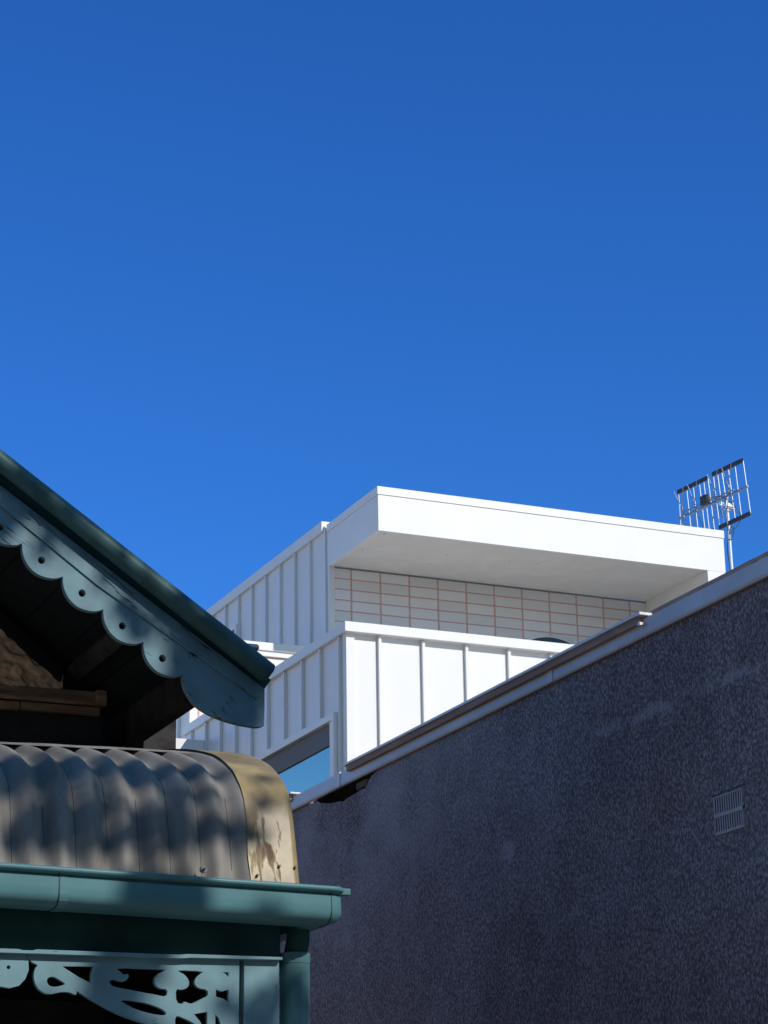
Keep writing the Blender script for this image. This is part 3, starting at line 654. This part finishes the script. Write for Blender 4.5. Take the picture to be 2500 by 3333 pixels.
# --- beam, ledge, ceiling, post, fretwork, downpipe
bm_ = MB().box(-1.2, 2.789, 7.195, 7.263, 2.560, 2.79).build('verandah_beam', M['beam'], cot, .003)
MB().box(2.70, 2.762, 7.265, 8.93, 0, 2.79).build('dark_infill', M['ceiling'], cot)  # added near-black infill, stands in for shade behind the fretwork openings
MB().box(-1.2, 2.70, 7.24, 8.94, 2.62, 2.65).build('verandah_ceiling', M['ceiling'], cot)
def zg(x): return 2.566+(x-1.81)*.007
lg = MB(); random.seed(11)
lg.prism([(-1.2, 7.112, zg(-1.2)+.004), (1.86, 7.112, zg(1.86)+.004), (1.872, 7.112, zg(1.87)+.001), (1.905, 7.112, zg(1.9)+.001), (1.92, 7.112, zg(1.92)+.005), (2.4, 7.112, zg(2.4)+.003), (2.43, 7.112, zg(2.43)+.006), (2.764, 7.112, zg(2.76)+.006), (2.764, 7.112, zg(2.76)-.003), (2.44, 7.112, zg(2.44)-.006), (2.41, 7.112, zg(2.41)-.009), (-1.2, 7.112, zg(-1.2)-.009)], (0, .082, 0))
lg.build('ledge', M['fret'], bm_, .0012)
post = MB(); post.box(2.636, 2.762, 7.138, 7.262, 0, 2.571); post = post.build('verandah_post', M['fret'], cot, .003)
YP = 7.136
def Q(x, y): return on(1, YP, *c8(x, y))
outer = [(133, 226), (1175, 264), (1172, 578), (1168, 930), (1120, 900), (1060, 830), (1000, 760), (930, 690), (850, 635), (780, 598), (720, 577), (640, 551), (560, 519), (480, 474), (420, 440), (377, 413), (375, 437), (345, 420), (300, 418), (250, 431), (215, 425), (182, 397), (166, 352), (172, 308), (190, 286), (160, 276), (141, 252)]
HL = [[(300, 291), (462, 293), (449, 330), (447, 378), (390, 350), (330, 312)],
      [(228, 366), (236, 348), (262, 342), (295, 360), (327, 381), (300, 392), (262, 398), (238, 388)],
      [(560, 299), (812, 308), (815, 314), (778, 332), (760, 352), (762, 385), (788, 404), (825, 405), (821, 447), (760, 434), (700, 423), (620, 407), (565, 397), (540, 385), (538, 364), (558, 355), (590, 368), (614, 367), (629, 352), (633, 333), (604, 337), (590, 320)],
      [(865, 311), (1008, 318), (985, 332), (960, 356), (957, 380), (975, 401), (1022, 408), (1024, 440), (998, 452), (960, 472), (935, 481), (906, 467), (900, 482), (865, 474), (862, 402), (895, 410), (925, 396), (930, 368), (908, 336), (882, 324)],
      [(1083, 320), (1125, 322), (1125, 353), (1108, 333)],
      [(1060, 405), (1090, 417), (1125, 406), (1125, 473), (1098, 455), (1060, 444)],
      [(585, 457), (650, 461), (730, 476), (790, 499), (818, 519), (816, 534), (795, 537), (740, 528), (670, 508), (615, 480)],
      [(860, 532), (900, 546), (940, 565), (975, 588), (1000, 640), (1010, 720), (940, 660), (860, 610)],
      [(950, 527), (1020, 516), (1021, 640), (1010, 620), (980, 562)],
      [(1057, 527), (1075, 545), (1086, 580), (1090, 700), (1057, 690)]]
def polish(pts, k=1): return smooth_loop([Q(*p) for p in pts], k)
fo = [Q(*p) for p in outer]
fret = cutout('fretwork_bracket', fo[:1]+fo[1:4]+smooth_loop(fo[3:16], 1, False)[1:-1]+smooth_loop(fo[15:], 1, False)[0:], [polish(h, 1) if len(h) > 6 else [Q(*p) for p in h] for h in HL], M['fret'], (Q(133, 226), Vector((1, 0, 0)), Vector((0, 0, 1)), Vector((0, -1, 0))), .02, cot, .0012)
fret.data.transform(Matrix.Translation((0, .022, 0)))
vo = [(-900, 196), (0, 226), (126, 231), (139, 262), (141, 312), (124, 356), (94, 388), (48, 400), (0, 392), (-30, 372), (-60, 388), (-110, 400), (-160, 385), (-190, 360), (-230, 380), (-280, 392), (-340, 375), (-380, 345), (-420, 365), (-900, 350)]
cx, cz = 43, 299
val = cutout('scalloped_valance', [Q(*p) for p in vo], [[Q(cx+11*cos(t), cz+11*sin(t)) for t in [2*pi*i/14 for i in range(14)]], [Q(cx-165+11*cos(t), cz-8+11*sin(t)) for t in [2*pi*i/14 for i in range(14)]]], M['fret'], (Q(133, 226), Vector((1, 0, 0)), Vector((0, 0, 1)), Vector((0, -1, 0))), .02, cot, .0012)
val.data.transform(Matrix.Translation((0, .022, 0)))
dp = MB(); dp.tube([(2.848, 7.215, 0), (2.848, 7.215, 2.600)], .052, 24); dp = dp.build('downpipe', M['teal'], cot)
MB().tube([(2.848, 7.215, 2.570), (2.848, 7.215, 2.606)], .0535, 24).build('pipe_collar', M['teal'], dp)
MB().tube([(2.855, 7.2, 2.70), (2.855, 7.2, 2.65), (2.848, 7.215, 2.59)], .040, 18).build('pipe_elbow', M['beam'], dp)
for k in range(1): MB().box(-1.2, -1.05, 7.138, 7.262, 0, 2.571).build('verandah_post', M['fret'], cot, .003)

# ================================================================== TV AERIAL
MX = Vector((13.03, 20.0, 0)); az = radians(-5.5)                        # panel runs almost straight away from the street
hd = Vector((sin(az), cos(az), 0)); pn = hd.cross(Vector((0, 0, 1)))     # panel normal
def panel(x, y, off=0):
    d = ray(*c5(x, y)); o = MX+pn*off; t = (o-EYE).dot(pn)/d.dot(pn); return EYE+d*t
ant = thing('tv_antenna', 'silver television aerial with grid reflectors on a thin mast, behind the white canopy', 'antenna', (13.03, 20, 7.15))
am = MB(); tp = on(1, 20, *c5(1015, 770)); bt = on(1, 20, *c5(1100, 1890)); dd = (bt-tp)/(bt.z-tp.z)
am.tube([tp, bt, bt+dd*(7.15-bt.z)], .016, 12); am.build('mast', M['rod'], ant)
boom = MB(); a, b = panel(295, 1125), panel(1350, 628); boom.tube([a, b], .0125, 10)
a2, b2 = panel(345, 1035, -.05), panel(1130, 680, -.05); boom.tube([a2, b2], .009, 8)
for (x, y) in ((350, 1070), (545, 965), (850, 810), (1050, 715)): boom.tube([panel(x, y+20), panel(x, y-20, -.06)], .007, 6)
boom.build('boom', M['galv'], ant)
def strip(p0, p1, name):
    a, b = panel(*p0), panel(*p1); MB().bar(a, b, .050, .012, (0, 0, 1)).build(name, M['black'], ant)
strip((262, 722), (725, 498), 'reflector_strip'); strip((797, 447), (1275, 224), 'reflector_strip'); strip((905, 1268), (1388, 1045), 'reflector_strip')
strip((330+30, 1530), (825, 1310), 'reflector_strip')
def rod(p0, p1): MB().tube([panel(*p0), panel(*p1)], .0052, 6).build('reflector_rod', M['rod'], ant)
for (p0, p1) in (((280, 735), (325, 1420)), ((405, 680), (485, 1420)), ((505, 640), (590, 1400)), ((600, 590), (695, 1380)), ((668, 560), (760, 1370)), ((733, 515), (838, 1340)),
                 ((815, 470), (915, 1260)), ((880, 430), (980, 1220)), ((945, 400), (1020, 900)), ((1045, 350), (1155, 1150)), ((1148, 300), (1248, 1095)), ((1275, 240), (1388, 1035))): rod(p0, p1)
def whisk(c, tips):
    b = MB()
    for t in tips: 
        p, q = panel(*c, -.06), panel(*t, -.12); b.tube([p, p.lerp(q, .5)+Vector((0, 0, -.004)), q], .0045, 6)
    b.tube([panel(c[0], c[1]-22, -.06), panel(c[0]+6, c[1]+30, -.06)], .013, 8); b.build('dipole', M['galv'], ant)
whisk((330, 965), [(205, 712), (348, 620)]); whisk((525, 880), [(412, 605), (560, 520)]); whisk((838, 730), [(716, 445), (875, 368)]); whisk((1045, 625), [(940, 335), (1092, 265)])
whisk((352, 1085), [(328, 1260), (425, 1280)]); whisk((548, 985), [(510, 1260), (665, 1270)]); whisk((855, 830), [(800, 1190), (962, 1110)]); whisk((1050, 725), [(1015, 1120), (1205, 1020)])
bx = panel(682, 842, -.07); MB().obox(bx, hd*.062, pn*.02, Vector((0, 0, .055))).build('balun_box', M['black'], ant, .004)
k0 = on(1, 19.97, *c5(905, 895)); k1 = on(1, 19.97, *c5(1115, 925))
MB().bar(k0, k1, .035, .02, (0, 0, 1)).build('clamp', M['rod'], ant)
cl_ = MB(); mp_ = on(1, 19.97, *c5(1045, 960)); cl_.tube([mp_+Vector((-.07, -.02, -.01)), mp_+Vector((.07, -.02, -.012))], .008, 8); cl_.tube([mp_+Vector((-.07, .03, -.02)), mp_+Vector((.07, .03, -.02))], .008, 8); cl_.build('u_bolt', M['galv'], ant)
cab = [(740, 830), (800, 790), (900, 785), (1010, 810), (1100, 880), (1170, 960), (1215, 1020), (1245, 1090), (1235, 1170), (1180, 1250), (1120, 1310), (1070, 1370), (1065, 1330), (1090, 1250), (1120, 1250), (1130, 1320), (1115, 1420), (1080, 1465), (1045, 1440), (1035, 1500), (1035, 1650), (1060, 1800), (1075, 1910), (1090, 2100)]
MB().tube(smooth_loop([on(1, 19.95, *c5(*p)) for p in cab], 2, False), .0055, 6).build('cable', M['black'], ant)
cab2 = [(1010, 790), (1000, 900), (1020, 1050), (1035, 1200), (1040, 1400), (1050, 1500)]
MB().tube(smooth_loop([on(1, 19.96, *c5(*p)) for p in cab2], 2, False), .008, 6).build('cable', M['galv'], ant)

# ================================================================== STREET TREES (outside the frame, one throws the dappled shade, one is added to block sky light)
def street_tree(label, CC, rx, rz, ncl, seed, rlo, rhi, dens):
    tree = thing('street_tree', label, 'tree', (CC.x, CC.y, 0), 'street trees outside the frame')
    random.seed(seed)
    tk = MB(); base = Vector((CC.x+.2, CC.y+.3, 0))
    tk.tube([base, base+Vector((.1, 0, CC.z*.24)), base+Vector((-.05, -.1, CC.z*.48)), CC+Vector((0, 0, -rz*.95)), CC+Vector((.1, 0, .3*rz))], [.22, .19, .16, .12, .05], 10)
    clumps = []
    for i in range(ncl):
        while True:
            q = Vector((random.uniform(-1, 1), random.uniform(-1, 1), random.uniform(-1, 1)))
            if .3 < q.length < 1: break
        c = CC+Vector((q.x*rx, q.y*rx, q.z*rz)); clumps.append(c)
        if i % 3 == 0:
            s_ = CC+Vector((0, 0, random.uniform(-rz*.95, .3))); tk.tube([s_, s_.lerp(c, .5)+Vector((0, 0, -.12)), c], [.06, .035, .012], 6)
    tk.build('trunk', M['bark'], tree)
    lf = MB()
    for c in clumps:
        rr = random.uniform(rlo, rhi)
        for j in range(int(dens*(rr/.3)**2)):
            d = Vector((random.gauss(0, 1), random.gauss(0, 1), random.gauss(0, 1)*.8)).normalized()*rr*random.random()**.5
            p = c+d; a = Vector((random.gauss(0, 1), random.gauss(0, 1), random.gauss(0, 1))).normalized(); b = a.orthogonal().normalized()
            l_, w2 = random.uniform(.06, .10), random.uniform(.025, .04)
            lf.add([p-a*l_, p+b*w2, p+a*l_, p-b*w2], [(0, 1, 2, 3)])
    lf.build('crown', M['leaf'], tree, fix=False)
def G(x, y): return (x/1.3272, 2350+y/1.3272)
def K(x, y): return (x/1.659, 1400+y/1.659)
# spots of the cottage front that lie in leaf shade; each has a leaf clump somewhere up its sun line
shade = [(7.0, (525, 2890), .12), (7.0, (555, 2985), .11), (7.13, (480, 3060), .10), (7.13, (372, 3120), .08), (7.13, (375, 3200), .09), (7.13, (362, 3290), .09), (7.13, (400, 3400), .1), (7.13, (860, 3320), .09), (7.13, (745, 3265), .05), (7.17, (960, 3200), .05), (7.17, (975, 3310), .06), (7.0, (880, 2970), .045)]
for (x, y, r) in ((120, 170, .10), (95, 520, .10), (0, 600, .09), (180, 470, .05), (280, 530, .08), (345, 470, .06), (330, 160, .09), (460, 150, .09), (420, 400, .045), (585, 180, .10), (650, 300, .07), (660, 470, .08), (700, 620, .07), (380, 610, .08), (210, 610, .07), (920, 560, .06), (990, 620, .05), (570, 640, .07), (1140, 235, .035), (1215, 420, .05), (820, 330, .04), (-80, 300, .1)):
    shade.append((7.18, G(x, y), r*.86))
for (x, y, r) in ((0, 110, .09), (230, 190, .07), (700, 170, .08), (820, 200, .06), (930, 190, .05), (700, 400, .05), (200, 330, .04), (140, 380, .05), (620, 560, .06), (810, 600, .05), (450, 620, .06), (1020, 480, .04), (60, 330, .06), (180, 560, .06), (330, 380, .05), (500, 560, .06), (550, 300, .05), (870, 150, .07), (300, 120, .09), (560, 120, .08), (90, 640, .07), (770, 560, .05), (860, 420, .035)):
    shade.append((7.22, G(x, y), r))
for (x, y, r) in ((1000, 1250, .09), (1100, 1120, .07), (1260, 1400, .08), (940, 1130, .04), (1220, 1500, .07), (1150, 1500, .07), (1400, 1440, .06), (1030, 1400, .07), (1170, 1250, .08), (1330, 1500, .05), (1060, 1240, .07), (1300, 1330, .07), (1330, 1580, .06), (130, 350, .05), (330, 470, .05), (420, 560, .04), (560, 800, .04), (880, 1040, .045), (0, 560, .04)):
    shade.append((8.2, K(x, y), r))
for (x, y, r) in ((60, 190, .08), (330, 390, .07), (470, 490, .08), (600, 590, .05), (760, 720, .07), (980, 885, .07), (1090, 970, .06), (1200, 1060, .08), (1330, 1150, .08), (1440, 1290, .08), (30, 430, .09), (255, 600, .05), (690, 920, .045), (745, 1030, .045), (1080, 1190, .09), (1190, 1290, .09), (1130, 1400, .09), (1060, 1330, .08), (1240, 1220, .07), (1380, 1380, .05)):
    shade.append((8.18, K(x, y), r))
def sunline_tree():
    CC = Vector((2.2, 7.4, 3.2))+sun_dir*10.0
    tree = thing('street_tree', 'tall loose-crowned street tree in the sun line of the cottage front', 'tree', (CC.x, CC.y, 0), 'street trees outside the frame')
    random.seed(9); cl = []
    for Y, (px, py), r in shade: cl.append((on(1, Y, px, py)+sun_dir*random.uniform(7.5, 9.5), r, 520))
    n = 0
    while n < 70:
        q = Vector((random.uniform(-1, 1), random.uniform(-1, 1), random.uniform(-1, 1)))
        if q.length > 1: continue
        c = CC+Vector((q.x*3.0, q.y*2.6, q.z*2.2)); d = c-sun_dir*((c.y-7.4)/sun_dir.y)
        if .9 < d.x < 3.5 and 1.9 < d.z < 5.2: continue
        cl.append((c, random.uniform(.25, .45), 150)); n += 1
    tk = MB(); base = Vector((CC.x+.2, CC.y+.3, 0))
    tk.tube([base, base+Vector((.1, 0, 2.5)), base+Vector((-.05, -.1, 5)), CC+Vector((.9, -.8, -2.0)), CC+Vector((1.9, -.6, .6))], [.22, .19, .16, .12, .05], 10)
    tk.build('trunk', M['bark'], tree)
    lf = MB()
    for c, rr, dens in cl:
        for k in range(int(dens*(rr/.3)**2)):
            d = Vector((random.gauss(0, 1), random.gauss(0, 1), random.gauss(0, 1))).normalized()*rr*random.random()**.45
            p = c+d; a = Vector((random.gauss(0, 1), random.gauss(0, 1), random.gauss(0, 1))).normalized(); b = a.orthogonal().normalized()
            l_, w2 = random.uniform(.04, .07), random.uniform(.016, .028)
            lf.add([p-a*l_, p+b*w2, p+a*l_, p-b*w2], [(0, 1, 2, 3)])
    lf.build('crown', M['leaf'], tree, fix=False)
sunline_tree()
street_tree('dense broad tree added behind the viewer to block sky light from the cottage', Vector((-.5, -3.0, 7.6)), 3.6, 3.0, 170, 5, .4, .8, 60)  # unseen, put in to cut the ambient light on the cottage

# ================================================================== LIGHT BLOCKER BEHIND THE VIEWER (unseen terrace, added to cut sky and ground bounce)
terr = thing('light_block_terrace', 'unseen brick terrace added behind the viewer to cut sky light and ground bounce', 'building', (0, -16, 0))
tw = MB(); tw.box(-28, 24, -26, -14, 0, 12); tw.box(-28.2, 24.2, -14, -13.7, 11.7, 12.6)
tw.build('wall', M['house_dark'], terr)
random.seed(2)
for i in range(12):
    for z in (1.0, 5.4):
        x = -26+i*4.2; f = MB(); f.box(x, x+1.5, -14, -13.9, z, z+.1); f.box(x, x+1.5, -14, -13.9, z+2.1, z+2.2); f.box(x, x+.1, -14, -13.9, z+.1, z+2.1); f.box(x+1.4, x+1.5, -14, -13.9, z+.1, z+2.1)
        f = f.build('window', M['tan_trim'], terr); MB().box(x+.1, x+1.4, -13.99, -13.96, z+.1, z+2.1).build('pane', M['dark_glass'], f)
